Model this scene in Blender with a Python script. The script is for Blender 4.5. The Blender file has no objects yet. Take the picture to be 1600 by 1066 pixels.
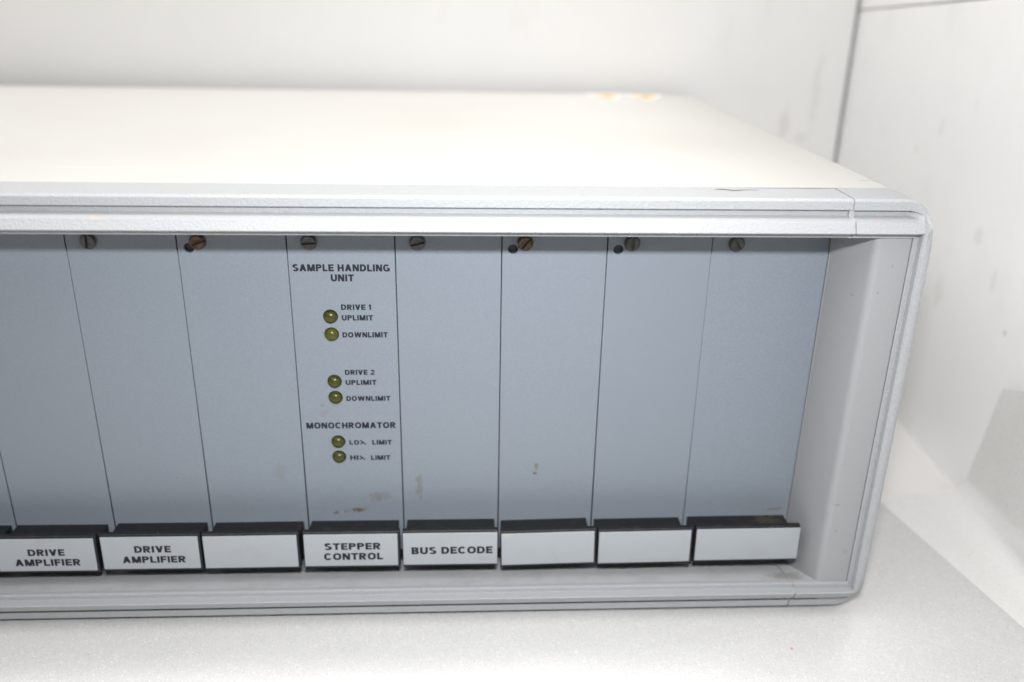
import bpy, bmesh, math, random
from mathutils import Vector, Matrix, noise
random.seed(7)
sc = bpy.context.scene
COL = sc.collection
ZO = 38.0                     # foam surface is z = 0; all sizes below are in millimetres


def V(x, y, z):
    return Vector((x / 1000.0, y / 1000.0, (z + ZO) / 1000.0))


# ------------------------------------------------------------------ camera
cam_d = bpy.data.cameras.new('camera')
cam = bpy.data.objects.new('camera', cam_d)
COL.objects.link(cam)
sc.camera = cam
cam_d.sensor_width = 22.3
cam_d.lens = 1369.4 / 1600 * 22.3
cam.location = V(-11.93, -283.3, 175.24)
cam.rotation_euler = (1.18958, -0.017857, -0.04899)
cam_d.clip_start = 0.01
cam_d.clip_end = 50
cam_d.dof.use_dof = True
cam_d.dof.focus_distance = 0.288
cam_d.dof.aperture_fstop = 3.8

# ------------------------------------------------------------------ world and lamps
w = bpy.data.worlds.new('World')
sc.world = w
w.use_nodes = True
w.node_tree.nodes['Background'].inputs[0].default_value = (0.94, 0.97, 1.0, 1)
w.node_tree.nodes['Background'].inputs[1].default_value = 0.06


def area(name, loc, target, sx, sy, power, color):
    l = bpy.data.lights.new(name, 'AREA')
    l.shape = 'RECTANGLE'
    l.size = sx
    l.size_y = sy
    l.energy = power
    l.color = color
    o = bpy.data.objects.new(name, l)
    COL.objects.link(o)
    o.location = loc
    d = Vector(target) - Vector(loc)
    o.rotation_euler = d.to_track_quat('-Z', 'Y').to_euler()
    return o


fl = area('flash_lamp', V(-12, -284, 238), V(10, 0, 92), 0.036, 0.018, 0.80, (0.97, 0.985, 1.0))
fl.data.spread = math.radians(124)
area('ceiling_lamp', (0.52, 0.30, 2.0), (0.05, 0.0, 0.0), 0.30, 0.30, 42.0, (1.0, 0.975, 0.94))
area('overhead_fill', (-1.0, -0.35, 1.7), (-0.2, 0.0, 0.0), 2.2, 2.0, 37.0, (1.0, 0.985, 0.96))  # added soft fill that brightens wall and board, not a known fixture

sc.view_settings.view_transform = 'Standard'
sc.view_settings.look = 'None'
sc.view_settings.exposure = 0.0
sc.view_settings.gamma = 1.0


# ------------------------------------------------------------------ materials
class NT:
    def __init__(s, name, color, rough=0.5, metal=0.0, spec=0.5):
        s.m = bpy.data.materials.new(name)
        s.m.use_nodes = True
        s.t = s.m.node_tree
        s.n = s.t.nodes
        s.b = s.n['Principled BSDF']
        s.b.inputs['Base Color'].default_value = (*color, 1)
        s.b.inputs['Roughness'].default_value = rough
        s.b.inputs['Metallic'].default_value = metal
        s.b.inputs['Specular IOR Level'].default_value = spec
        s.geo = s.n.new('ShaderNodeNewGeometry')
        s.col = None
        s.color = color
        s.h = None

    def link(s, a, b):
        s.t.links.new(a, b)

    def math(s, op, a, b=None, c=None, clamp=False):
        n = s.n.new('ShaderNodeMath')
        n.operation = op
        n.use_clamp = clamp
        for i, x in enumerate((a, b, c)):
            if x is None:
                continue
            if isinstance(x, (int, float)):
                n.inputs[i].default_value = x
            else:
                s.link(x, n.inputs[i])
        return n.outputs[0]

    def noise(s, scale, detail=2.0, rough=0.5, vec=None, stretch=None):
        n = s.n.new('ShaderNodeTexNoise')
        n.inputs['Scale'].default_value = scale
        n.inputs['Detail'].default_value = detail
        n.inputs['Roughness'].default_value = rough
        v = vec or s.geo.outputs['Position']
        off = s.n.new('ShaderNodeVectorMath')
        off.operation = 'ADD'
        off.inputs[1].default_value = (0.0, 0.37 / scale, 0.0)
        s.link(v, off.inputs[0])
        v = off.outputs[0]
        if stretch:
            mp = s.n.new('ShaderNodeMapping')
            mp.inputs['Scale'].default_value = stretch
            s.link(v, mp.inputs['Vector'])
            v = mp.outputs[0]
        s.link(v, n.inputs['Vector'])
        return n.outputs['Fac']

    def ramp(s, x, a, b, lo=0.0, hi=1.0, smooth=True):
        n = s.n.new('ShaderNodeMapRange')
        if smooth:
            n.interpolation_type = 'SMOOTHSTEP'
        n.clamp = True
        s.link(x, n.inputs[0])
        n.inputs[1].default_value = a
        n.inputs[2].default_value = b
        n.inputs[3].default_value = lo
        n.inputs[4].default_value = hi
        return n.outputs[0]

    def mix(s, fac, color):
        n = s.n.new('ShaderNodeMix')
        n.data_type = 'RGBA'
        if isinstance(fac, (int, float)):
            n.inputs[0].default_value = fac
        else:
            s.link(fac, n.inputs[0])
        if s.col is None:
            n.inputs[6].default_value = (*s.color, 1)
        else:
            s.link(s.col, n.inputs[6])
        n.inputs[7].default_value = (*color, 1)
        s.col = n.outputs[2]
        s.link(s.col, s.b.inputs['Base Color'])

    def bump(s, h, dist, strength=1.0):
        n = s.n.new('ShaderNodeBump')
        n.inputs['Strength'].default_value = strength
        n.inputs['Distance'].default_value = dist
        s.link(h, n.inputs['Height'])
        if s.h is not None:
            s.link(s.h, n.inputs['Normal'])
        s.h = n.outputs[0]
        s.link(s.h, s.b.inputs['Normal'])

    def spot(s, c, r, color, strength=0.8, wob=0.5, scale=700.0, rot=0.0):
        """a worn or dirty patch: an ellipsoid at point c (mm), radii r (mm), with a ragged edge"""
        mp = s.n.new('ShaderNodeMapping')
        mp.vector_type = 'TEXTURE'
        mp.inputs['Location'].default_value = V(*c)
        mp.inputs['Rotation'].default_value = (0, rot, 0)
        mp.inputs['Scale'].default_value = (r[0] / 1000, r[1] / 1000, r[2] / 1000)
        s.link(s.geo.outputs['Position'], mp.inputs['Vector'])
        l = s.n.new('ShaderNodeVectorMath')
        l.operation = 'LENGTH'
        s.link(mp.outputs[0], l.inputs[0])
        nz = s.noise(scale, 3.0, 0.65)
        d = s.math('ADD', l.outputs['Value'], s.math('MULTIPLY', s.math('SUBTRACT', nz, 0.5), wob * 4))
        f = s.ramp(d, 0.45, 1.15, strength, 0.0)
        s.mix(f, color)


def grime(t, col, amount=0.25, scale=35.0, lo=0.5, hi=0.75):
    t.mix(t.ramp(t.noise(scale, 5.0, 0.6), lo, hi, 0.0, amount), col)


# textured light grey frame paint
T = NT('textured_frame_paint', (0.312, 0.32, 0.331), 0.5, 0.0, 0.35)
grime(T, (0.30, 0.28, 0.255), 0.25, 60, 0.52, 0.8)
T.mix(T.ramp(T.noise(2600, 2.0), 0.35, 0.75, 0.0, 0.25), (0.40, 0.405, 0.41))
T.bump(T.noise(1500, 1.0, 0.4), 0.00022, 1.0)
T.bump(T.noise(3200, 1.0, 0.4), 0.00004, 0.6)
for (c, r, k, ss) in [((70.2, -9.0, 117.2), (3.4, .8, .8), (.05, .045, .045), 1.0), ((73.6, -10.6, 117.2), (3.0, .8, .8), (.05, .045, .045), 1.0),
                      ((78.0, -9.4, 117.2), (4.5, .6, .8), (.09, .08, .08), .95), ((92, -6.4, 117.2), (16, .6, .8), (.13, .11, .10), .9),
                      ((102, -6.0, 117.2), (9, .6, .8), (.11, .10, .09), .9), ((-132.8, -24.5, 111.4), (.45, .8, .35), (.10, .05, .04), .95),
                      ((-4, -24.5, 111.2), (.25, .8, .2), (.3, .16, .1), .8), ((-80, -24.5, 111.5), (.3, .8, .2), (.25, .14, .1), .8),
                      ((133, -20, -1.4), (.6, 1.6, .5), (.05, .05, .05), .9),
                      ((120, -22.5, 107.4), (1.6, 3, .35), (.2, .18, .16), .7)]:
    T.spot(c, r, k, ss, 0.25, 1800)
for x, y in [(-168, -23), (-121, -24.2), (-96, -22.8), (-30, -24), (-12, -23), (48, -23.6), (92, -22.6), (115, -23.4)]:
    T.spot((x, y, 110.6), (2.2, 1.6, .5), (.48, .33, .22), .45, 0.5, 1500)
M_FRAME = T.m

# smoother inside floor of the rails: same paint, polished by wear and dusty
T = NT('satin_rail_metal', (0.55, 0.56, 0.57), 0.22, 0.0, 0.9)
T.mix(T.ramp(T.noise(120, 6.0, 0.7), 0.42, 0.72, 0.0, 0.35), (0.36, 0.35, 0.34))
T.mix(T.ramp(T.noise(900, 3.0, 0.7), 0.66, 0.76, 0.0, 0.8), (0.12, 0.11, 0.10))
T.bump(T.noise(1500, 2.0), 0.00003, 0.6)
T.spot((108, -17, -26), (9, 5, 4), (.24, .22, .19), .6, 0.5, 900)
M_FLOOR = T.m

# cream top cover
T = NT('cream_cover_paint', (0.435, 0.427, 0.410), 0.5)
grime(T, (0.37, 0.34, 0.29), 0.3, 9, 0.45, 0.75)
T.mix(T.ramp(T.noise(420, 4.0, 0.7, stretch=(0.12, 1, 1)), 0.66, 0.78, 0.0, 0.3), (0.34, 0.29, 0.23))
T.bump(T.noise(1300, 1.5), 0.00005, 0.6)
for (c, r, k, ss) in [((11, 30, 117), (4.0, .45, 1), (.45, .36, .25), .85), ((86, 24, 117), (9, .5, 1), (.5, .42, .33), .5),
                      ((99, 24.5, 117), (6, .5, 1), (.48, .40, .31), .55), ((84, 17, 117), (5, .4, 1), (.5, .42, .33), .5),
                      ((6, 92, 117), (2.0, 2.5, 1), (.45, .38, .28), .6), ((40, 60, 117), (6, 1.2, 1), (.6, .5, .4), .4),
                      ((125, 8, 117), (5, .8, 1), (.28, .24, .2), .7), ((-130, 20, 117), (26, 1.6, 1), (.66, .58, .48), .4)]:
    T.spot(c, r, k, ss, 0.4, 900)
M_TOP = T.m

# blue-grey satin module panels
T = NT('satin_blue_grey_panel', (0.170, 0.195, 0.226), 0.40, 0.0, 0.22)
T.mix(T.ramp(T.noise(4200, 1.0), 0.40, 0.78, 0.0, 0.38), (0.285, 0.315, 0.35))
oi = T.n.new('ShaderNodeObjectInfo')
T.mix(T.ramp(oi.outputs['Random'], 0.0, 1.0, 0.0, 0.28, False), (0.19, 0.205, 0.235))
T.mix(T.ramp(T.noise(14, 2.0), 0.35, 0.7, 0.0, 0.15), (0.21, 0.23, 0.25))
T.bump(T.noise(3300, 1.0), 0.00003, 0.55)
for (c, r, k, ss) in [((-53.6, 0, -6.6), (3.4, 2, 1.2), (.20, .12, .06), .95), ((-50.6, 0, -6.1), (1.7, 2, .6), (.22, .14, .08), .8),
                      ((-60.6, 0, -7.6), (1.3, 2, .8), (.22, .15, .09), .8), ((-44.5, 0, -0.6), (5.2, 2, 1.7), (.33, .29, .24), .65),
                      ((-29.6, 0, 3.6), (1.5, 2, 4.6), (.30, .27, .21), .65), ((13.9, 0, 10.8), (.9, 2, 2.0), (.27, .23, .16), .85),
                      ((13.3, 0, 8.6), (.9, 2, .7), (.17, .13, .08), .9), ((-63, 0, 37), (.8, 2, .6), (.3, .25, .2), .6),
                      ((-62, 0, 34), (2.5, 2, 1.5), (.33, .3, .27), .35), ((106, 0, -8), (3.5, 2, .7), (.26, .22, .16), .6),
                      ((-117, 0, 8), (.3, 2, .3), (.08, .08, .08), .8), ((-80, 0, 10), (3, 2, 3), (.33, .31, .27), .35),
                      ((-101, 0, 98.5), (1.2, 2, 2), (.25, .2, .15), .6), ((6, 0, 99.5), (3.0, 2, 2), (.25, .2, .15), .4),
                      ((42, 0, 99.5), (3.0, 2, 2), (.25, .2, .15), .3)]:
    T.spot(c, r, tuple(0.42 * q + 0.05 * sum(k) / 3 for q in k), ss * 0.85, 0.8, 560)
M_PANEL = T.m

T = NT('grey_cheek_plastic', (0.27, 0.274, 0.282), 0.5, 0.0, 0.35)
T.mix(T.ramp(T.noise(1500, 2.0), 0.35, 0.75, 0.0, 0.18), (0.31, 0.315, 0.325))
T.bump(T.noise(1100, 1.5), 0.00005, 0.7)
for (c, r, ss) in [((119.6, -22.7, 7.8), (1.1, 2, .4), .8), ((120, -22.7, 87), (.35, 2, .35), .9), ((115, -14, 84), (.4, 3, .4), .9),
                   ((123, -22.7, 96), (.4, 2, .7), .6), ((120.5, -22.7, -3), (.7, 2, .6), .4), ((125.5, -22.7, -12), (1.0, 2, 1.2), .25)]:
    T.spot(c, r, (.13, .12, .12), ss * .7, 0.4, 1300)
M_CHEEK = T.m

T = NT('black_handle_plastic', (0.010, 0.010, 0.012), 0.5, 0.0, 0.3)
T.mix(T.ramp(T.noise(260, 6.0, 0.75), 0.50, 0.85, 0.0, 0.45), (0.07, 0.066, 0.06))
T.mix(T.ramp(T.noise(1900, 2.0, 0.7), 0.70, 0.78, 0.0, 0.9), (0.30, 0.27, 0.24))
T.bump(T.noise(1200, 2.0), 0.00005, 0.6)
T.spot((104, -4, -11), (7, 5, 2), (.07, .055, .035), .5, 0.9, 500)
T.spot((-64, -9, -11), (3, 3, 2), (.34, .28, .22), .6, 0.8, 900)
M_BLACK = T.m

T = NT('pale_label_plastic', (0.275, 0.292, 0.312), 0.45, 0.0, 0.35)
T.mix(T.ramp(T.noise(2600, 2.0), 0.4, 0.75, 0.0, 0.15), (0.33, 0.345, 0.36))
grime(T, (0.20, 0.20, 0.195), 0.3, 90, 0.5, 0.8)
T.spot((2.6, -15.5, -7.6), (4.5, 3, .8), (.34, .32, .28), .8, 0.7, 900)
M_LABEL = T.m

M_INK = NT('dark_ink', (0.012, 0.012, 0.020), 0.6, 0.0, 0.25).m
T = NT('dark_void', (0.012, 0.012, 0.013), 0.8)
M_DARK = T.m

T = NT('olive_led_resin', (0.055, 0.057, 0.006), 0.3, 0.0, 0.35)
T.b.inputs['Transmission Weight'].default_value = 0.25
T.b.inputs['Subsurface Weight'].default_value = 0.35
T.b.inputs['Subsurface Radius'].default_value = (0.8, 1.0, 0.1)
T.b.inputs['Subsurface Scale'].default_value = 0.001
M_LED = T.m
T = NT('brighter_olive_led_resin', (0.058, 0.061, 0.006), 0.3, 0.0, 0.35)
T.b.inputs['Subsurface Weight'].default_value = 0.35
T.b.inputs['Subsurface Radius'].default_value = (0.8, 1.0, 0.1)
T.b.inputs['Subsurface Scale'].default_value = 0.001
M_LED2 = T.m

T = NT('dull_steel_screw', (0.10, 0.10, 0.10), 0.36, 0.6)
T.mix(T.ramp(T.noise(700, 3.0), 0.45, 0.7, 0.0, 0.7), (0.06, 0.055, 0.05))
T.bump(T.noise(1500, 2.0), 0.00006, 0.8)
M_SCREW = T.m
T = NT('rusty_screw', (0.12, 0.10, 0.08), 0.42, 0.75)
T.mix(T.ramp(T.noise(600, 4.0, 0.7), 0.40, 0.62, 0.0, 0.9), (0.10, 0.05, 0.025))
T.bump(T.noise(1300, 3.0), 0.0001, 0.9)
M_RUST = T.m

T = NT('white_board_paint', (0.74, 0.732, 0.72), 0.55)
grime(T, (0.66, 0.65, 0.635), 0.3, 6, 0.4, 0.7)
T.mix(T.ramp(T.noise(30, 5.0, 0.7, stretch=(1, 1, 0.25)), 0.60, 0.78, 0.0, 0.35), (0.60, 0.575, 0.545))
for (c, r, ss) in [((193, 283, 98), (4, 4, 12), .35), ((211, 283, 122), (3, 4, 30), .25), ((205, 283, 90), (6, 4, 4), .25)]:
    T.spot(c, r, (.50, .46, .42), ss, 0.6, 150)
M_BOARD = T.m
T = NT('white_wall_paint', (0.87, 0.868, 0.865), 0.45)
grime(T, (0.60, 0.60, 0.595), 0.35, 12, 0.42, 0.75)
T.mix(T.ramp(T.noise(45, 5.0, 0.7, stretch=(1, 1, 0.3)), 0.62, 0.78, 0.0, 0.4), (0.52, 0.50, 0.48))
for (c, r, ss) in [((222, 174, 101), (6, 3, 3), .7), ((222, 88, 155), (6, 2.5, 5), .55), ((222, 57, 42), (6, 1.5, 1.6), .75),
                   ((222, 95, 75), (6, 5, 4), .3), ((222, 150, 115), (6, 3, 5), .3), ((222, 75, 60), (6, 3, 7), .25), ((222, 120, 40), (6, 6, 10), .25)]:
    T.spot(c, r, (.42, .39, .35), ss * 0.6, 0.6, 260)
M_WALL = T.m

T = NT('warm_white_table', (0.76, 0.745, 0.725), 0.5)
grime(T, (0.62, 0.55, 0.48), 0.4, 30, 0.5, 0.8)
M_TABLE = T.m


def foam(name, color, sparkle):
    t = NT(name, color, 0.42)
    t.mix(t.ramp(t.noise(500, 3.0, 0.7), 0.35, 0.75, 0.0, 0.30), tuple(min(1, k * 1.14) for k in color))
    vo = t.n.new('ShaderNodeTexVoronoi')
    vo.inputs['Scale'].default_value = 2100
    t.link(t.geo.outputs['Position'], vo.inputs['Vector'])
    t.bump(t.noise(70, 3.0), 0.0006, 0.5)
    t.bump(t.noise(1500, 1.0, 0.5), 0.00010, 0.7 * sparkle)
    t.bump(vo.outputs['Distance'], 0.00013, 0.9 * sparkle)
    sp = t.n.new('ShaderNodeSeparateColor')
    t.link(vo.outputs['Color'], sp.inputs[0])
    t.link(t.ramp(sp.outputs[0], 0.80, 0.97, 0.50, 0.14), t.b.inputs['Roughness'])
    t.mix(t.ramp(sp.outputs[1], 0.86, 1.0, 0.0, 0.5 * sparkle), (0.85, 0.85, 0.85))  # pale cells: foam glints painted into the base colour
    return t


T = foam('sparkling_foam_wrap', (0.555, 0.548, 0.54), 0.7)
T.spot((103, -41, -38), (.8, .8, 3), (.55, .10, .09), .85, 0.3, 1500)
T.spot((-142, -37, -38), (.3, .3, 3), (.1, .1, .1), .8, 0.3, 1500)
M_FOAM = T.m
T = foam('smooth_foam_wrap', (0.69, 0.685, 0.675), 0.12)
M_FOAM2 = T.m

M_STW = NT('white_sticker_paper', (0.85, 0.85, 0.86), 0.4).m
T = NT('yellow_warning_print', (0.62, 0.33, 0.035), 0.4)
M_YEL = T.m


# ------------------------------------------------------------------ mesh helpers
def obj(name, bm, mat, parent=None, bevel=0.0, seg=2, smooth=False):
    me = bm
    if isinstance(bm, bmesh.types.BMesh):
        bmesh.ops.recalc_face_normals(bm, faces=bm.faces[:])
        me = bpy.data.meshes.new(name)
        bm.to_mesh(me)
        bm.free()
    me.name = name
    if not len(me.materials):
        for m in (mat if isinstance(mat, (list, tuple)) else [mat]):
            me.materials.append(m)
    o = bpy.data.objects.new(name, me)
    COL.objects.link(o)
    if parent is not None:
        o.parent = parent
    if bevel:
        b = o.modifiers.new('edge', 'BEVEL')
        b.width = bevel / 1000
        b.segments = seg
        b.limit_method = 'ANGLE'
        b.angle_limit = math.radians(25)
        b.harden_normals = True
        me.polygons.foreach_set('use_smooth', [True] * len(me.polygons))
    elif smooth:
        me.polygons.foreach_set('use_smooth', [True] * len(me.polygons))
    return o


def add_box(bm, x0, x1, y0, y1, z0, z1):
    vs = [bm.verts.new(V(x, y, z)) for x in (x0, x1) for y in (y0, y1) for z in (z0, z1)]
    for f in ((0, 1, 3, 2), (4, 6, 7, 5), (0, 4, 5, 1), (2, 3, 7, 6), (0, 2, 6, 4), (1, 5, 7, 3)):
        bm.faces.new([vs[i] for i in f])


def prism_x(bm, yz, x0, x1):
    a = [bm.verts.new(V(x0, y, z)) for y, z in yz]
    b = [bm.verts.new(V(x1, y, z)) for y, z in yz]
    n = len(yz)
    fs = [bm.faces.new((a[i], a[(i + 1) % n], b[(i + 1) % n], b[i])) for i in range(n)]
    bm.faces.new(a)
    bm.faces.new(b)
    return fs


def prism_z(bm, xy, z0, z1):
    a = [bm.verts.new(V(x, y, z0)) for x, y in xy]
    b = [bm.verts.new(V(x, y, z1)) for x, y in xy]
    n = len(xy)
    for i in range(n):
        bm.faces.new((a[i], a[(i + 1) % n], b[(i + 1) % n], b[i]))
    bm.faces.new(a)
    bm.faces.new(b)


def lathe(bm, prof, seg=32):
    """prof: (radius, height) in mm, turned about -Y at the origin (raw metres, no ZO)"""
    rings = []
    for r, h in prof:
        if r < 1e-6:
            rings.append([bm.verts.new((0, -h / 1000, 0))])
        else:
            rings.append([bm.verts.new((r / 1000 * math.cos(2 * math.pi * k / seg), -h / 1000, r / 1000 * math.sin(2 * math.pi * k / seg))) for k in range(seg)])
    for A, B in zip(rings[:-1], rings[1:]):
        for k in range(seg):
            j = (k + 1) % seg
            if len(A) == 1:
                bm.faces.new((A[0], B[j], B[k]))
            elif len(B) == 1:
                bm.faces.new((A[k], A[j], B[0]))
            else:
                bm.faces.new((A[k], A[j], B[j], B[k]))


def curve_plate(w, h, holes, thick, bev):
    """a flat plate with round holes, lower left corner at the origin, front face at y = 0 going back"""
    cu = bpy.data.curves.new('plate', 'CURVE')
    cu.dimensions = '2D'
    cu.fill_mode = 'BOTH'
    cu.extrude = (thick / 2 - bev) / 1000
    cu.bevel_depth = bev / 1000
    cu.bevel_resolution = 1
    def poly(pts):
        s = cu.splines.new('POLY')
        s.points.add(len(pts) - 1)
        for p, q in zip(s.points, pts):
            p.co = (q[0] / 1000, q[1] / 1000, 0, 1)
        s.use_cyclic_u = True
    poly([(bev, bev), (w - bev, bev), (w - bev, h - bev), (bev, h - bev)])
    for cx, cy, r in holes:
        poly([(cx + (r + bev) * math.cos(t * math.pi / 16), cy + (r + bev) * math.sin(t * math.pi / 16)) for t in range(32)][::-1])
    o = bpy.data.objects.new('plate', cu)
    COL.objects.link(o)
    me = bpy.data.meshes.new_from_object(o.evaluated_get(bpy.context.evaluated_depsgraph_get()))
    bpy.data.objects.remove(o)
    me.transform(Matrix.Translation((0, thick / 2000, 0)) @ Matrix.Rotation(math.pi / 2, 4, 'X'))
    return me


TS = 0.285      # stem weight relative to the cap height
TH = 0.235      # weight of horizontal strokes


def glyph(c):
    """quads of a bold extended grotesque capital, cap height 1; returns (quads, width)"""
    q = []

    def bar(x0, y0, x1, y1):
        q.append([(x0, y0), (x1, y0), (x1, y1), (x0, y1)])

    def dia(xa, ya, xb, yb, t):
        q.append([(xa - t / 2, ya), (xa + t / 2, ya), (xb + t / 2, yb), (xb - t / 2, yb)])

    def arc(cx, cy, rx, ry, a0, a1, tx=TS, ty=TH, n=14, e=2.35):
        def P(a, rx_, ry_):
            ca, sa = math.cos(a), math.sin(a)
            return (cx + rx_ * math.copysign(abs(ca) ** (2 / e), ca), cy + ry_ * math.copysign(abs(sa) ** (2 / e), sa))
        for i in range(n):
            a, b = [math.radians(a0 + (a1 - a0) * k / n) for k in (i, i + 1)]
            q.append([P(a, rx, ry), P(b, rx, ry), P(b, rx - tx, ry - ty), P(a, rx - tx, ry - ty)])
    W = dict(A=.98, B=.84, C=.92, D=.90, E=.74, F=.70, G=.95, H=.88, I=TS, L=.69, M=1.08, N=.90, O=.98, P=.82, R=.87, S=.84, T=.80, U=.88, V=.94, W=1.38)
    W.update({'1': .42, '2': .76, ' ': .30})
    w = W[c]
    if c == 'A':
        dia(TS * .58, 0, w / 2, 1, TS * 1.12); dia(w - TS * .58, 0, w / 2, 1, TS * 1.12); bar(.24, .2, w - .24, .2 + TH)
    elif c == 'B':
        bar(0, 0, TS, 1); bar(TS, 0, .45, TH); bar(TS, .5 - TH / 2, .45, .5 + TH / 2); bar(TS, 1 - TH, .43, 1)
        arc(.45, .27, w - .45, .27, -90, 90); arc(.43, .74, w - .47, .26, -90, 90)
    elif c == 'C':
        arc(w / 2, .5, w / 2, .51, 38, 322, n=24)
    elif c == 'D':
        bar(0, 0, TS, 1); bar(TS, 0, .4, TH); bar(TS, 1 - TH, .4, 1); arc(.4, .5, w - .4, .5, -90, 90)
    elif c in 'EF':
        bar(0, 0, TS, 1); bar(TS, 1 - TH, w, 1); bar(TS, .5 - TH / 2 + .01, w - .04, .5 + TH / 2 + .01)
        if c == 'E':
            bar(TS, 0, w + .01, TH)
    elif c == 'G':
        arc(w / 2, .5, w / 2, .51, 42, 318, n=24); bar(w - TS * .95, .02, w, .5); bar(w * .55, .36, w - TS * .95, .36 + TH)
    elif c == 'H':
        bar(0, 0, TS, 1); bar(w - TS, 0, w, 1); bar(TS, .5 - TH / 2, w - TS, .5 + TH / 2)
    elif c == 'I':
        bar(0, 0, TS, 1)
    elif c == 'L':
        bar(0, 0, TS, 1); bar(TS, 0, w, TH)
    elif c == 'M':
        bar(0, 0, TS * .92, 1); bar(w - TS * .92, 0, w, 1); dia(TS * .6, 1, w / 2, 0, TS * 1.15); dia(w - TS * .6, 1, w / 2, 0, TS * 1.15)
    elif c == 'N':
        bar(0, 0, TS * .95, 1); bar(w - TS * .95, 0, w, 1); dia(TS * .6, 1, w - TS * .6, 0, TS * 1.2)
    elif c == 'O':
        arc(w / 2, .5, w / 2, .51, 0, 360, n=36)
    elif c in 'PR':
        bar(0, 0, TS, 1); bar(TS, 1 - TH, .42, 1); bar(TS, .4, .42, .4 + TH); arc(.42, .7, w - .42 - (.03 if c == 'R' else 0), .30, -90, 90)
        if c == 'R':
            dia(w - TS * .62, 0, w - .42, .42, TS * 1.15)
    elif c == 'S':
        arc(w / 2, .735, w / 2 - .02, .275, 25, 270, n=20); arc(w / 2, .275, w / 2, .285, 90, -152, n=20)
    elif c == 'T':
        bar(w / 2 - TS / 2, 0, w / 2 + TS / 2, 1 - TH); bar(0, 1 - TH, w, 1)
    elif c == 'U':
        bar(0, .38, TS, 1); bar(w - TS, .38, w, 1); arc(w / 2, .38, w / 2, .39, 180, 360)
    elif c == 'V':
        dia(TS * .58, 1, w / 2, 0, TS * 1.12); dia(w - TS * .58, 1, w / 2, 0, TS * 1.12)
    elif c == 'W':
        for xa, xb in ((TS * .58, w * .28), (w / 2, w * .28), (w / 2, w * .72), (w - TS * .58, w * .72)):
            dia(xa, 1, xb, 0, TS * 1.02)
    elif c == '1':
        bar(w - TS, 0, w, 1); q.append([(0, .80), (0, .64), (w - TS, .74), (w - TS, 1)])
    elif c == '2':
        arc(w / 2, .70, w / 2, .31, -25, 165, n=16); bar(0, 0, w, TH); q.append([(.0, TH), (.27, TH), (w - .02, .56), (w - .26, .60)])
    return q, w


def text_mesh(body, x0, x1, z0, z1, bold=0.0):
    """flat printed lettering scaled to fill the given box (mm) in its own frame"""
    quads, pen = [], 0.0
    for c in body:
        g, w_ = glyph(c)
        for f in g:
            quads.append([(pen + x, y) for x, y in f])
        pen += w_ + 0.125
    xs = [p[0] for f in quads for p in f]
    mx = min(xs)
    sx = (x1 - x0) / (max(xs) - mx)
    bm = bmesh.new()
    for i, f in enumerate(quads):
        vs = [bm.verts.new(((x0 + (x - mx) * sx) / 1000, -(i % 7) * 0.0000012, (z0 + y * (z1 - z0)) / 1000)) for x, y in f]
        bm.faces.new(vs)
    me = bpy.data.meshes.new('lettering')
    bm.to_mesh(me)
    bm.free()
    return me


def lettering(body, box, y, parent, inv, bold=0.028):
    me = text_mesh(body, *box, bold=bold)
    o = obj('lettering', me, M_INK, parent)
    o.matrix_parent_inverse = Matrix.Identity(4)
    o.location = Vector((0, y / 1000, ZO / 1000)) - inv
    return o


def tag(o, label, cat, group=None, kind=None):
    if label:
        o['label'] = label
    if cat:
        o['category'] = cat
    if group:
        o['group'] = group
    if kind:
        o['kind'] = kind
    return o


# ------------------------------------------------------------------ the setting
bm = bmesh.new()
add_box(bm, -900, 236, -700, 420, -68, -40.3)
tag(obj('table_surface', bm, M_TABLE), None, None, kind='structure')

# right hand wall of white boards with one level joint, nearly parallel to the case side
def wallx(y):
    return 219.6 + (y - 60) * 0.054


wall = bpy.data.objects.new('wall_right', None)
COL.objects.link(wall)
wall['kind'] = 'structure'
ys = (-700, 420)
for (za0, za1, zb0, zb1, off) in [(-68, None, None, None, 0), (None, 620, None, None, 0.0)]:
    bm = bmesh.new()
    jz = lambda y, s: 182.0 - (y) * 0.052 + s
    pts = []
    for y in ys:
        lo = za0 if za0 is not None else jz(y, 0.35)
        hi = jz(y, -0.2) if za1 is None else za1
        for z in (lo, hi):
            for dx in (0, 14):
                pts.append(bm.verts.new(V(wallx(y) + dx + off, y, z)))
    for f in ((0, 1, 3, 2), (4, 6, 7, 5), (0, 4, 5, 1), (2, 3, 7, 6), (0, 2, 6, 4), (1, 5, 7, 3)):
        bm.faces.new([pts[i] for i in f])
    o = obj('wall_board', bm, M_WALL, wall, bevel=0.8)
bm = bmesh.new()
add_box(bm, -900, 233, 330, 345, -68, 620)
tag(obj('wall_back', bm, M_WALL), None, None, kind='structure')

# board standing behind the case
bm = bmesh.new()
add_box(bm, -620, 229.3, 284, 296, -40.3, 430)
tag(obj('backdrop_board', bm, M_BOARD, bevel=0.7), 'large white painted board standing upright behind the instrument case, its right edge beside the wall', 'board')


# near foam sheet under the case, gently rumpled
def sheet(nx, ny, fn, thick):
    bm = bmesh.new()
    g = [[bm.verts.new(V(*fn(i / nx, j / ny))) for i in range(nx + 1)] for j in range(ny + 1)]
    for j in range(ny):
        for i in range(nx):
            bm.faces.new((g[j][i], g[j][i + 1], g[j + 1][i + 1], g[j + 1][i]))
    return bm


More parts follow.
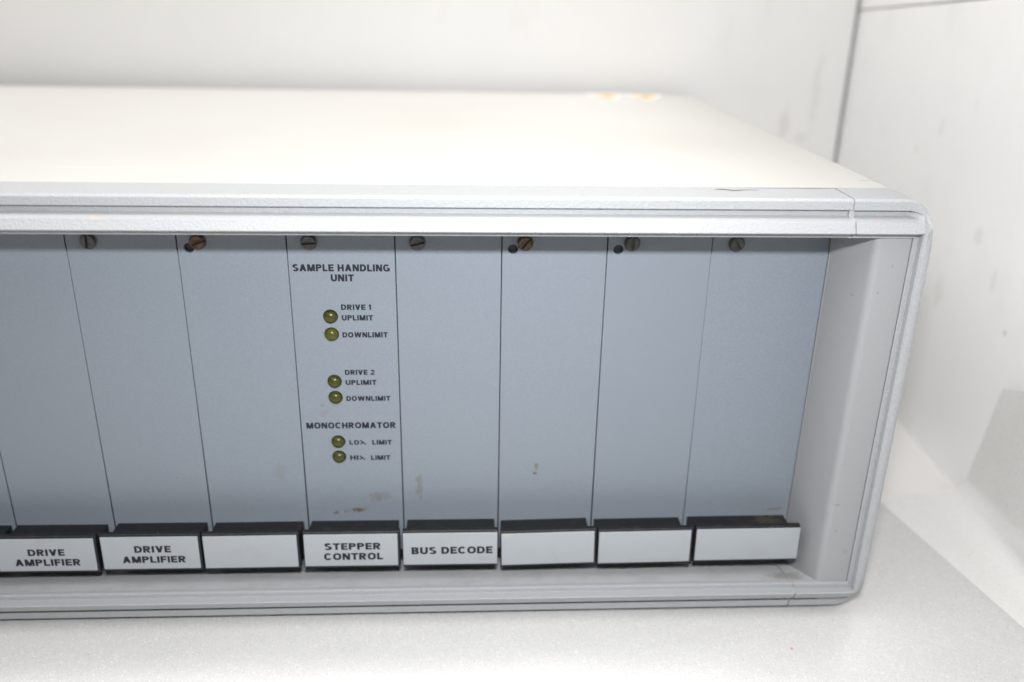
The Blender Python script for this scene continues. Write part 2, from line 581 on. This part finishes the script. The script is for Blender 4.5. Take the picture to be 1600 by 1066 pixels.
def near_fn(u, v):
    y = -620 + v * 860
    xr = 187.6 - (y - 0) * 0.182
    if y > 46:
        xr = 187.6 - y * 0.182
    x = -420 + (xr + 420) * u
    z = -39.5 + 0.35 * noise.noise(Vector((x * 0.018, y * 0.03, 3.1))) + 0.9 * noise.noise(Vector((x * 0.035, y * 0.05, 7.7))) * max(0, min(1, (-y - 25) / 30.0)) \
        + 0.5 * noise.noise(Vector((x * 0.05, y * 0.04, 1.2))) * max(0, min(1, (x - 135) / 20.0))
    if -22 < y < 275 and x < 134:
        z = min(z, -39.3)
    e = max(0.0, min(1.0, (xr - x) / 3.0))
    z = max(z, -40.1)
    z = -40.08 + (z + 40.08) * math.sqrt(e)
    return (x, y, z)


bm = sheet(220, 260, near_fn, 1.2)
o = obj('foam_sheet', bm, M_FOAM, smooth=True)
tag(o, 'sparkling white foam wrap laid flat on the table under the instrument case', 'foam sheet')


# second sheet: smooth wrap that lies beyond the first and curls up against the wall
def far_fn(u, v):
    # u across (flat to the wall, then up), v along y from front to back
    R, x_start, xw = 20.0, 140.0, 219.3
    flat = xw - R - x_start
    s = u * 170.0
    if s < flat:
        x, z = x_start + s, 0.0
        back = 40 + s * 0.36
    elif s < flat + R * math.pi / 2:
        a = (s - flat) / R
        x, z = x_start + flat + R * math.sin(a), R * (1 - math.cos(a))
        back = 61 - 4.0 * (a / 1.57)
    else:
        k = s - flat - R * math.pi / 2
        x, z = xw, R + k
        back = 57 - 0.13 * k
    y = -560 + v * (back + 560)
    if z > 0:
        x += (wallx(y) - 220.4) * min(1, z / 10)
        lim = 58.5 + (51 - y) * 0.40
        f = min(1.0, 70.0 / 75.0)
        z = z * lim / (R + 170.0 - flat - R * math.pi / 2)
        x += (0.3 * noise.noise(Vector((y * 0.02, z * 0.025, 9.0))) - 0.2) * min(1, z / 20) - (9.0 * max(0, min(1, (35 - y) / 120.0))) * min(1, z / 10) * min(1, z / 10)
    zz = -40.12 + z
    return (x, y, zz)


def near_edge(y):
    return 187.6 - y * 0.182


bm = sheet(90, 160, far_fn, 0.6)
o = obj('foam_sheet', bm, M_FOAM2, smooth=True)
tag(o, 'smooth white foam wrap curling up against the wall at the right', 'foam sheet')

# ------------------------------------------------------------------ the instrument case
ROOT = bpy.data.objects.new('instrument_case', None)
COL.objects.link(ROOT)
tag(ROOT, 'light grey rack instrument with cream top, blue-grey panels and black handles on white foam', 'electronic instrument')

YF = -26.6
ZE, ZB = 107.2, -27.1
ZC = (ZE + ZB) / 2
XL = -320.0
XS = 108.06

# rail profile: (depth behind the front, height outward from the opening edge)
RAIL = [(29, 3.4), (22, 3.0), (5.4, -1.85), (5.0, -2.0), (3.7, -2.0), (3.4, -1.75), (3.4, 0.0), (0.25, 0.0), (0.0, 0.3),
        (1.7, 3.45), (6.3, 4.5), (6.3, 6.5), (4.7, 6.5), (4.9, 9.2), (5.7, 9.95), (21.7, 10.0), (21.7, 8.6), (29, 8.6)]


def rail(sign):
    bm = bmesh.new()
    z0 = ZE if sign > 0 else ZB
    yz = [(YF + d, z0 + sign * h) for d, h in RAIL]
    fs = prism_x(bm, yz, XL, XS - 0.35)
    for i in (0, 1):
        fs[i].material_index = 1
    for i in (0, 1):
        pass
    return obj('frame_rail', bm, [M_FRAME, M_FLOOR], ROOT, bevel=0.22)


rail(1)
rail(-1)

# corner casting: swept section with the groove running out into the plain right hand bar
NP = len(RAIL)
GRV = []
for d, h in RAIL:
    GRV.append((d, h / 2.0 if h < 0 else h / 10.0))     # -1 = inner step, 0 = opening edge, 1 = outside
GRV[5] = (3.0, GRV[5][1])
GRV[6] = (3.0, GRV[6][1])
PLN = [(29, .34), (22, .30), (5.4, -.92), (5.0, -1.0), (3.7, -1.0), (3.4, -.87), (3.4, 0.0), (1.1, 0.0), (0.5, .12),
       (0.0, .30), (0.0, .45), (0.0, .60), (0.05, .66), (0.5, .92), (1.2, .995), (21.7, 1.0), (21.7, .86), (29, .86)]
MID = [GRV[0], GRV[1], GRV[2], GRV[3], GRV[4], GRV[5], GRV[6], (0.5, .0), (0.25, .06),
       (1.5, .35), (2.6, .47), (3.5, .60), (4.2, .68), (4.8, .92), (5.6, .995), GRV[15], GRV[16], GRV[17]]
XI, XO = 129.6, 133.1
RC = 8.2
st = []
for x in (XS, 109.5, 110.2, 115, 120, XO - RC):
    st.append(((x, ZE), (x, ZE + 10), (x, ZE - 2), 0.0))
for k in range(1, 13):
    a = math.radians(90 * k / 12)
    O_ = (XO - RC + RC * math.sin(a), ZE + 10 - RC + RC * math.cos(a))
    ix = min(XI, XO - RC + (XI - XO + RC) * k / 5.0)
    jx = min(128.1, XO - RC + (XI - XO + RC) * k / 5.0)
    w_ = max(0.0, min(1.0, (k - 6.5) / 9.0))
    w_ = w_ * w_ * (3 - 2 * w_)
    st.append(((ix, ZE), O_, (jx, ZE - 2), w_))
for z, w_ in ((106.5, .70), (104.5, .80), (102.0, .90), (98, 1.0), (80, 1.0), (60, 1.0), (ZC, 1.0)):
    w_ = w_ * w_ * (3 - 2 * w_)
    st.append(((XI, z), (XO, z), (128.1, min(z, ZE - 2)), w_))
st += [((i[0], 2 * ZC - i[1]), (o_[0], 2 * ZC - o_[1]), (j[0], 2 * ZC - j[1]), w_) for i, o_, j, w_ in st[::-1][1:]]
bm = bmesh.new()
rings = []
for I, O_, J, w_ in st:
    ring = []
    g_ = max(0.0, min(1.0, (O_[0] - (XO - 6.0)) / 4.0))
    g_ = g_ * g_ * (3 - 2 * g_)
    for (dg, tg), (dm, tm), (dp, tp) in zip(GRV, MID, PLN):
        dg, tg = dg + (dm - dg) * g_, tg + (tm - tg) * g_
        d = dg + (dp - dg) * w_
        t = tg + (tp - tg) * w_
        if t >= 0:
            x, z = I[0] + (O_[0] - I[0]) * t, I[1] + (O_[1] - I[1]) * t
        else:
            x, z = I[0] + (J[0] - I[0]) * -t, I[1] + (J[1] - I[1]) * -t
        ring.append(bm.verts.new(V(x, YF + d, z)))
    rings.append(ring)
for A, B in zip(rings[:-1], rings[1:]):
    for k in range(NP):
        bm.faces.new((A[k], A[(k + 1) % NP], B[(k + 1) % NP], B[k]))
bm.faces.new(rings[0])
bm.faces.new(rings[-1])
for f in bm.faces:
    c = f.calc_center_median()
    if len(f.verts) == 4 and c.y * 1000 > YF + 5.6 and c.x * 1000 < 128 and (ZB - 3.2) < c.z * 1000 - ZO < ZE + 3.2:
        f.material_index = 1
bmesh.ops.remove_doubles(bm, verts=bm.verts[:], dist=1e-6)
obj('corner_frame', bm, [M_FRAME, M_FLOOR], ROOT, bevel=0.22)

# collar ribs where the casting meets the rails
for s in (1, -1):
    z0 = ZE if s > 0 else ZB
    prof = [(3.1, -1.9), (3.1, 0), (0.6, 0.0), (0.25, 0.35), (1.9, 3.5), (4.6, 4.6), (4.9, 6.4), (5.0, 9.0), (5.9, 9.8), (18, 9.8), (18, 2.8), (5.5, -1.6)]
    bm = bmesh.new()
    prism_x(bm, [(YF + d + 0.35, z0 + s * (h - 0.12)) for d, h in prof], XS - 1.2, XS + 0.5)
    obj('joint_strip', bm, M_FRAME, ROOT, bevel=0.15)

# added dark block behind the joint, gap shade put in as colour
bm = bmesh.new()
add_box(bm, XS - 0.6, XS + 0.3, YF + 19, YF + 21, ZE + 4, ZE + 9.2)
obj('joint_shade_block', bm, M_DARK, ROOT)

# cream wrap-round cover
def cover_section(inset):
    pts = []
    r = RC - inset
    x1, x0, z1, z0 = XO - inset, XL + inset, 117.1 - inset, 2 * ZC - 117.1 + inset
    for (cx, cz, a0) in ((x1 - r, z1 - r, 90), (x1 - r, z0 + r, 0), (x0 + r, z0 + r, -90), (x0 + r, z1 - r, -180)):
        for k in range(9):
            a = math.radians(a0 - 90 * k / 8)
            pts.append((cx + r * math.cos(a), cz + r * math.sin(a)))
    return pts


bm = bmesh.new()
outer, inner = cover_section(0), cover_section(1.5)
ya, yb = YF + 22.0, 270.0
A = [bm.verts.new(V(x, ya, z)) for x, z in outer]
B = [bm.verts.new(V(x, yb, z)) for x, z in outer]
C_ = [bm.verts.new(V(x, ya, z)) for x, z in inner]
D = [bm.verts.new(V(x, yb, z)) for x, z in inner]
n = len(outer)
for i in range(n):
    j = (i + 1) % n
    bm.faces.new((A[i], A[j], B[j], B[i]))
    bm.faces.new((C_[i], D[i], D[j], C_[j]))
    bm.faces.new((A[i], C_[i], C_[j], A[j]))
    bm.faces.new((B[i], B[j], D[j], D[i]))
cov = obj('case_cover', bm, M_TOP, ROOT, smooth=True)
bmod = cov.modifiers.new('edge', 'BEVEL')
bmod.width = 0.0003
bmod.segments = 2
bmod.limit_method = 'ANGLE'
bmod.angle_limit = math.radians(40)
bmod.harden_normals = True

bm = bmesh.new()
add_box(bm, XL + 2, XO - 2, 266.5, 268.6, -32, 112)
obj('rear_panel', bm, M_CHEEK, ROOT, bevel=0.3)

# added black sheet behind the module panels, its colour standing for shade in the seams
bm = bmesh.new()
add_box(bm, XL + 4, 131, 3.2, 4.4, -30, 110)
obj('dark_backing', bm, M_DARK, ROOT)

# right cheek
def cheek_pts():
    p = [(131.0, 2.5), (131.0, -20.5), (127.9, -22.75), (119.0, -22.75)]
    # soft crease
    for k in range(1, 7):
        t = k / 6.0
        a, b, c = Vector((119.0, -22.75)), Vector((116.9, -22.75)), Vector((116.2, -20.4))
        q = a * (1 - t) ** 2 + b * 2 * t * (1 - t) + c * t * t
        p.append((q.x, q.y))
    p += [(111.9, -4.0), (111.9, 2.5)]
    return p


bm = bmesh.new()
prism_z(bm, [(min(x, 128.0) if y < -3 else min(x, 128.0), y) for x, y in cheek_pts() if not (x > 130 and y < -3)], -33.0, 109.0)
obj('cheek_panel', bm, M_CHEEK, ROOT, bevel=0.2)
bm = bmesh.new()
prism_z(bm, [(111.75, 1.5), (113.6, 1.5), (113.6, -0.9), (113.3, -1.2), (112.1, -1.2), (111.75, -0.8)], -26, 108)
obj('edge_strip', bm, M_CHEEK, ROOT, bevel=0.1)

# ------------------------------------------------------------------ module panels
PITCH = 35.56


def at(parent_org, o):
    return o


screw_me = {}


def screw_mesh(mat):
    if mat.name in screw_me:
        return screw_me[mat.name]
    bm = bmesh.new()
    lathe(bm, [(2.75, -0.1), (2.75, 0.3), (2.62, 0.42), (2.40, 0.42), (2.38, 0.7), (2.3, 0.8), (0, 0.8)], 36)
    # head split by the slot: two raised halves
    for s in (-1, 1):
        pts = []
        r = 2.33
        a0 = math.asin(0.5 / r)
        for k in range(15):
            a = a0 + (math.pi - 2 * a0) * k / 14
            pts.append((r * math.cos(a), s * r * math.sin(a)))
        for (h0, h1, q) in ((0.6, 1.7, 1.0),):
            lo = [bm.verts.new((x / 1000, -h0 / 1000, z / 1000)) for x, z in pts]
            mi = [bm.verts.new((x / 1000, -(h1 - 0.25) / 1000, z / 1000)) for x, z in pts]
            hi = [bm.verts.new((x * 0.9 / 1000, -h1 / 1000, (z * 0.9 + s * 0.06) / 1000)) for x, z in pts]
            m = len(pts)
            for P, Q in ((lo, mi), (mi, hi)):
                for i in range(m):
                    j = (i + 1) % m
                    bm.faces.new((P[i], P[j], Q[j], Q[i]))
            bm.faces.new(hi)
    bmesh.ops.recalc_face_normals(bm, faces=bm.faces[:])
    me = bpy.data.meshes.new('screw')
    bm.to_mesh(me)
    bm.free()
    me.materials.append(mat)
    screw_me[mat.name] = me
    return me


bm = bmesh.new()
lathe(bm, [(2.45, -2.6), (2.45, -0.5), (2.38, -0.1), (2.15, 0.4), (1.8, 0.8), (1.3, 1.1), (0.7, 1.28), (0, 1.33)], 32)
bmesh.ops.recalc_face_normals(bm, faces=bm.faces[:])
led_me = bpy.data.meshes.new('led')
bm.to_mesh(led_me)
bm.free()
led_me.polygons.foreach_set('use_smooth', [True] * len(led_me.polygons))
led2_me = led_me.copy()
led_me.materials.append(M_LED)
led2_me.materials.append(M_LED2)

pin_me = bpy.data.meshes.new('coding_pin')
bm = bmesh.new()
lathe(bm, [(1.62, -3.0), (1.62, -1.9), (1.3, -1.7), (0, -1.7)], 24)
bmesh.ops.recalc_face_normals(bm, faces=bm.faces[:])
bm.to_mesh(pin_me)
bm.free()
T = NT('dark_pin_plastic', (0.05, 0.055, 0.06), 0.4)
pin_me.materials.append(T.m)

# slot angle, rusty, keying hole, lit gap on the left
INFO = {-9: (20, 0, 0), -8: (60, 0, 0), -7: (100, 0, 0), -6: (10, 0, 0), -5: (80, 0, 0), -4: (88, 0, 0), -3: (20, 1, 1), -2: (3, 0, 0), -1: (14, 0, 0), 0: (52, 1, 1), 1: (90, 0, 1), 2: (-58, 0, 0)}
SX = {-4: 7.6, -3: 7.0, -2: 7.4, -1: 7.5, 0: 7.8, 1: 8.2, 2: 8.2}
for k in range(-9, 3):
    x0 = k * PITCH
    wd = PITCH
    if k == 2:
        wd = 111.7 - x0
    gl, gr = 0.17, 0.17
    if k == 2:
        gl = 0.06
    if k == 1:
        gr = 0.06
    px, pw = x0 + gl, wd - gl - gr
    holes = []
    ang, rusty, key = INFO[k]
    if key:
        holes.append((39.3 - 35.56 - gl, 94.65 + 24.2, 1.65))
    if k == -2:
        for z in (70.6, 64.1, 46.3, 40.1, 22.4, 16.2):
            holes.append((-58.2 - px, z + 24.2, 2.5))
    me = curve_plate(pw, 128.6, holes, 2.5, 0.14)
    p = obj('front_panel', me, M_PANEL, ROOT)
    org = V(px, 0, -24.2)
    p.location = org
    if k == 2 or k == 1:
        p.location.y -= 0.0001 * k
    if k >= -6:
        scx = x0 + SX.get(k, 7.6)
        s = obj('screw', screw_mesh(M_RUST if rusty else M_SCREW), None, p)
        s.location = V(scx, 0, 96.9) - org
        s.rotation_euler = (0, -math.radians(ang), 0)
    if key:
        q = obj('coding_pin', pin_me, None, p)
        q.location = V(x0 + 3.75, 0, 94.65) - org
    if k == -2:
        leds = [(70.6, 0), (64.1, 1), (46.3, 0), (40.1, 0), (22.4, 0), (16.2, 0)]
        for z, br in leds:
            q = obj('led', led2_me if br else led_me, None, p)
            q.location = V(-58.25, 0, z - 0.25) - org
            if br:
                q['label'] = 'slightly brighter olive indicator'
        y = -0.02
        for body, b in [('SAMPLE HANDLING', (-69.7, -37.5, 86.75, 89.2)), ('UNIT', (-57.3, -49.6, 83.25, 85.7)), ('DRIVE 1', (-54.45, -44.3, 73.05, 75.0)),
                        ('UPLIMIT', (-54.4, -43.8, 69.2, 71.15)), ('DOWNLIMIT', (-54.5, -39.0, 62.95, 64.9)), ('DRIVE 2', (-54.4, -44.1, 48.85, 50.75)),
                        ('UPLIMIT', (-54.35, -43.6, 44.95, 46.85)), ('DOWNLIMIT', (-54.45, -38.9, 38.7, 40.6)), ('MONOCHROMATOR', (-69.2, -37.4, 27.8, 30.2)),
                        ('LO', (-54.25, -50.75, 21.15, 23.0)), ('LIMIT', (-46.05, -39.0, 21.1, 23.0)), ('HI', (-54.3, -51.3, 14.85, 16.75)), ('LIMIT', (-46.75, -39.7, 14.8, 16.7))]:
            o = lettering(body, b, -0.03, p, org)
        for lx, lz in ((-50.4, 21.15), (-50.95, 14.85)):
            bm = bmesh.new()
            def stroke(a, b, t):
                a, b = Vector(a), Vector(b)
                d = (b - a).normalized()
                nn = Vector((-d.y, d.x)) * t / 2
                vs = [bm.verts.new(((q_.x) / 1000, 0, (q_.y) / 1000)) for q_ in (a + nn, b + nn, b - nn, a - nn)]
                bm.faces.new(vs)
            stroke((lx + 0.1, lz + 1.75), (lx + 2.0, lz + 0.1), 0.46)
            stroke((lx + 0.1, lz + 0.25), (lx + 1.05, lz + 0.85), 0.42)
            o = obj('lettering', bm, M_INK, p)
            o.location = Vector((0, -0.03 / 1000, ZO / 1000)) - org

# ------------------------------------------------------------------ handles with name plates
TXT = {-5: [('DRIVE', (-166.3, -153.6, -13.6, -10.9)), ('AMPLIFIER', (-171.3, -148.7, -17.75, -15.0))],
       -4: [('DRIVE', (-130.1, -117.3, -13.15, -10.4)), ('AMPLIFIER', (-134.7, -112.6, -17.4, -14.65))],
       -2: [('STEPPER', (-63.1, -43.1, -13.1, -10.3)), ('CONTROL', (-63.5, -42.4, -17.35, -14.5))],
       -1: [('BUS DECODE', (-32.1, -2.75, -15.45, -12.5))]}
# roll (degrees), sideways shift, height shift for each handle
POSE = {-6: (0, 0.2, -0.2), -5: (0.25, -0.5, -0.2), -4: (0.1, 0.25, 0.1), -3: (-0.25, 0.3, 0), -2: (0.1, 0.2, 0.1), -1: (0, 0.25, 0.15), 0: (-1.2, 0.0, -0.25), 1: (-0.6, 0.0, -0.25), 2: (-0.2, 0.35, 0.3)}
tilt = math.radians(2.4)
for k in range(-9, 3):
    x0 = k * PITCH
    rr, sx, sz = POSE.get(k, (0, 0, 0))
    W_ = 35.1 if k < 2 else 38.9
    if k in (-3, -1):
        W_ = 34.2
    if k == -2:
        W_ = 34.6
    org = V(x0 + 17.8, 0, -13.0)
    bm = bmesh.new()
    xl = x0 + 0.95 if k not in (-1,) else x0 + 1.0
    xr = x0 + PITCH - 2.0 if k < 2 else 109.6
    if k == -1:
        xr = x0 + PITCH - 1.7
    # stem: tray shaped shelf
    prism_x(bm, [(0.4, -11.2), (-13.4, -11.2), (-13.4, -17.0), (-9, -18.0), (-3, -23.5), (0.4, -23.5)], xl, xr)
    # lip that carries the plate
    lx0 = x0 + 0.35
    yz = [(-12.9, -6.6), (-13.4, -5.9), (-15.0, -5.9), (-15.35, -6.3), (-15.75, -20.9), (-14.2, -20.9), (-13.1, -19.6)]
    prism_x(bm, yz, lx0, lx0 + W_)
    bm.transform(Matrix.Translation(-org))
    h = obj('module_handle', bm, M_BLACK, ROOT, bevel=0.25)
    h.location = org + Vector((sx / 1000, 0, sz / 1000))
    h.rotation_euler = (0, math.radians(rr), 0)
    # plate lies on the sloping front of the lip
    bm = bmesh.new()
    a0, a1 = x0 + 0.75, x0 + 0.75 + W_ - (1.2 if k < 2 else 0.4)
    if k == -1:
        a0, a1 = x0 + 0.5, x0 + 34.5
    yz = [(-15.2, -6.75), (-15.62, -6.85), (-15.72, -7.1), (-16.05, -19.95), (-15.6, -19.95)]
    prism_x(bm, yz, a0, a1)
    bm.transform(Matrix.Translation(-org))
    pl = obj('name_plate', bm, M_LABEL, h, bevel=0.12)
    for body, b in TXT.get(k, []):
        me = text_mesh(body, b[0], b[1], 0, b[3] - b[2], 0.03)
        # lay the lettering on the plate slope
        zc = b[2]
        sl = (16.05 - 15.72) / (19.95 - 7.1)
        for v in me.vertices:
            zmm = v.co.z * 1000 + zc
            v.co = V(v.co.x * 1000, -15.72 - (-7.1 - zmm) * sl - 0.03 + v.co.y * 1000, zmm) - org
        if k == -4:
            pass
        obj('lettering', me, M_INK, h)

# ------------------------------------------------------------------ warning stickers on the cover
for cx, rot in ((72.5, 0.04), (95.5, -0.03)):
    bm = bmesh.new()
    z = 117.16
    def tri(s, z_, dx=0.0):
        pts = [(-9.5, 8.5), (9.5, 8.5), (0, -8.5)]
        out = []
        for i in range(3):
            a, b, c = Vector(pts[i - 1]), Vector(pts[i]), Vector(pts[(i + 1) % 3])
            b2 = b * s
            da, dc = (a * s - b2).normalized(), (c * s - b2).normalized()
            for t in range(5):
                u_ = t / 4
                p0, p2 = b2 + da * 2.0, b2 + dc * 2.0
                q = p0 * (1 - u_) ** 2 + b2 * 2 * u_ * (1 - u_) + p2 * u_ * u_
                out.append((q.x, q.y))
        return out
    def flat(pts, z_):
        lo = [bm.verts.new(V(x, y, z_ - 0.12) - V(0, 0, 0)) for x, y in pts]
        hi = [bm.verts.new(V(x, y, z_) - V(0, 0, 0)) for x, y in pts]
        for i in range(len(pts)):
            bm.faces.new((lo[i], lo[(i + 1) % len(pts)], hi[(i + 1) % len(pts)], hi[i]))
        bm.faces.new(hi)
    flat([(x, y * 1.25) for x, y in tri(1.32, 0)], 0.12)
    s = obj('warning_sticker', bm, M_STW, ROOT)
    s.location = V(cx, 251.0, 117.1)
    s.rotation_euler = (0, 0, rot)
    bm = bmesh.new()
    flat([(x, y * 1.25) for x, y in tri(0.98, 0)], 0.16)
    y_ = obj('yellow_print', bm, M_YEL, s)
    bm = bmesh.new()
    flat([(-.7, 5.5), (.7, 5.5), (.9, -2.5), (-.9, -2.5)][::-1], 0.19)
    flat([(-.8, 7.2), (.8, 7.2), (.8, 6.2), (-.8, 6.2)][::-1], 0.19)
    i_ = obj('warning_mark', bm, M_INK, s)
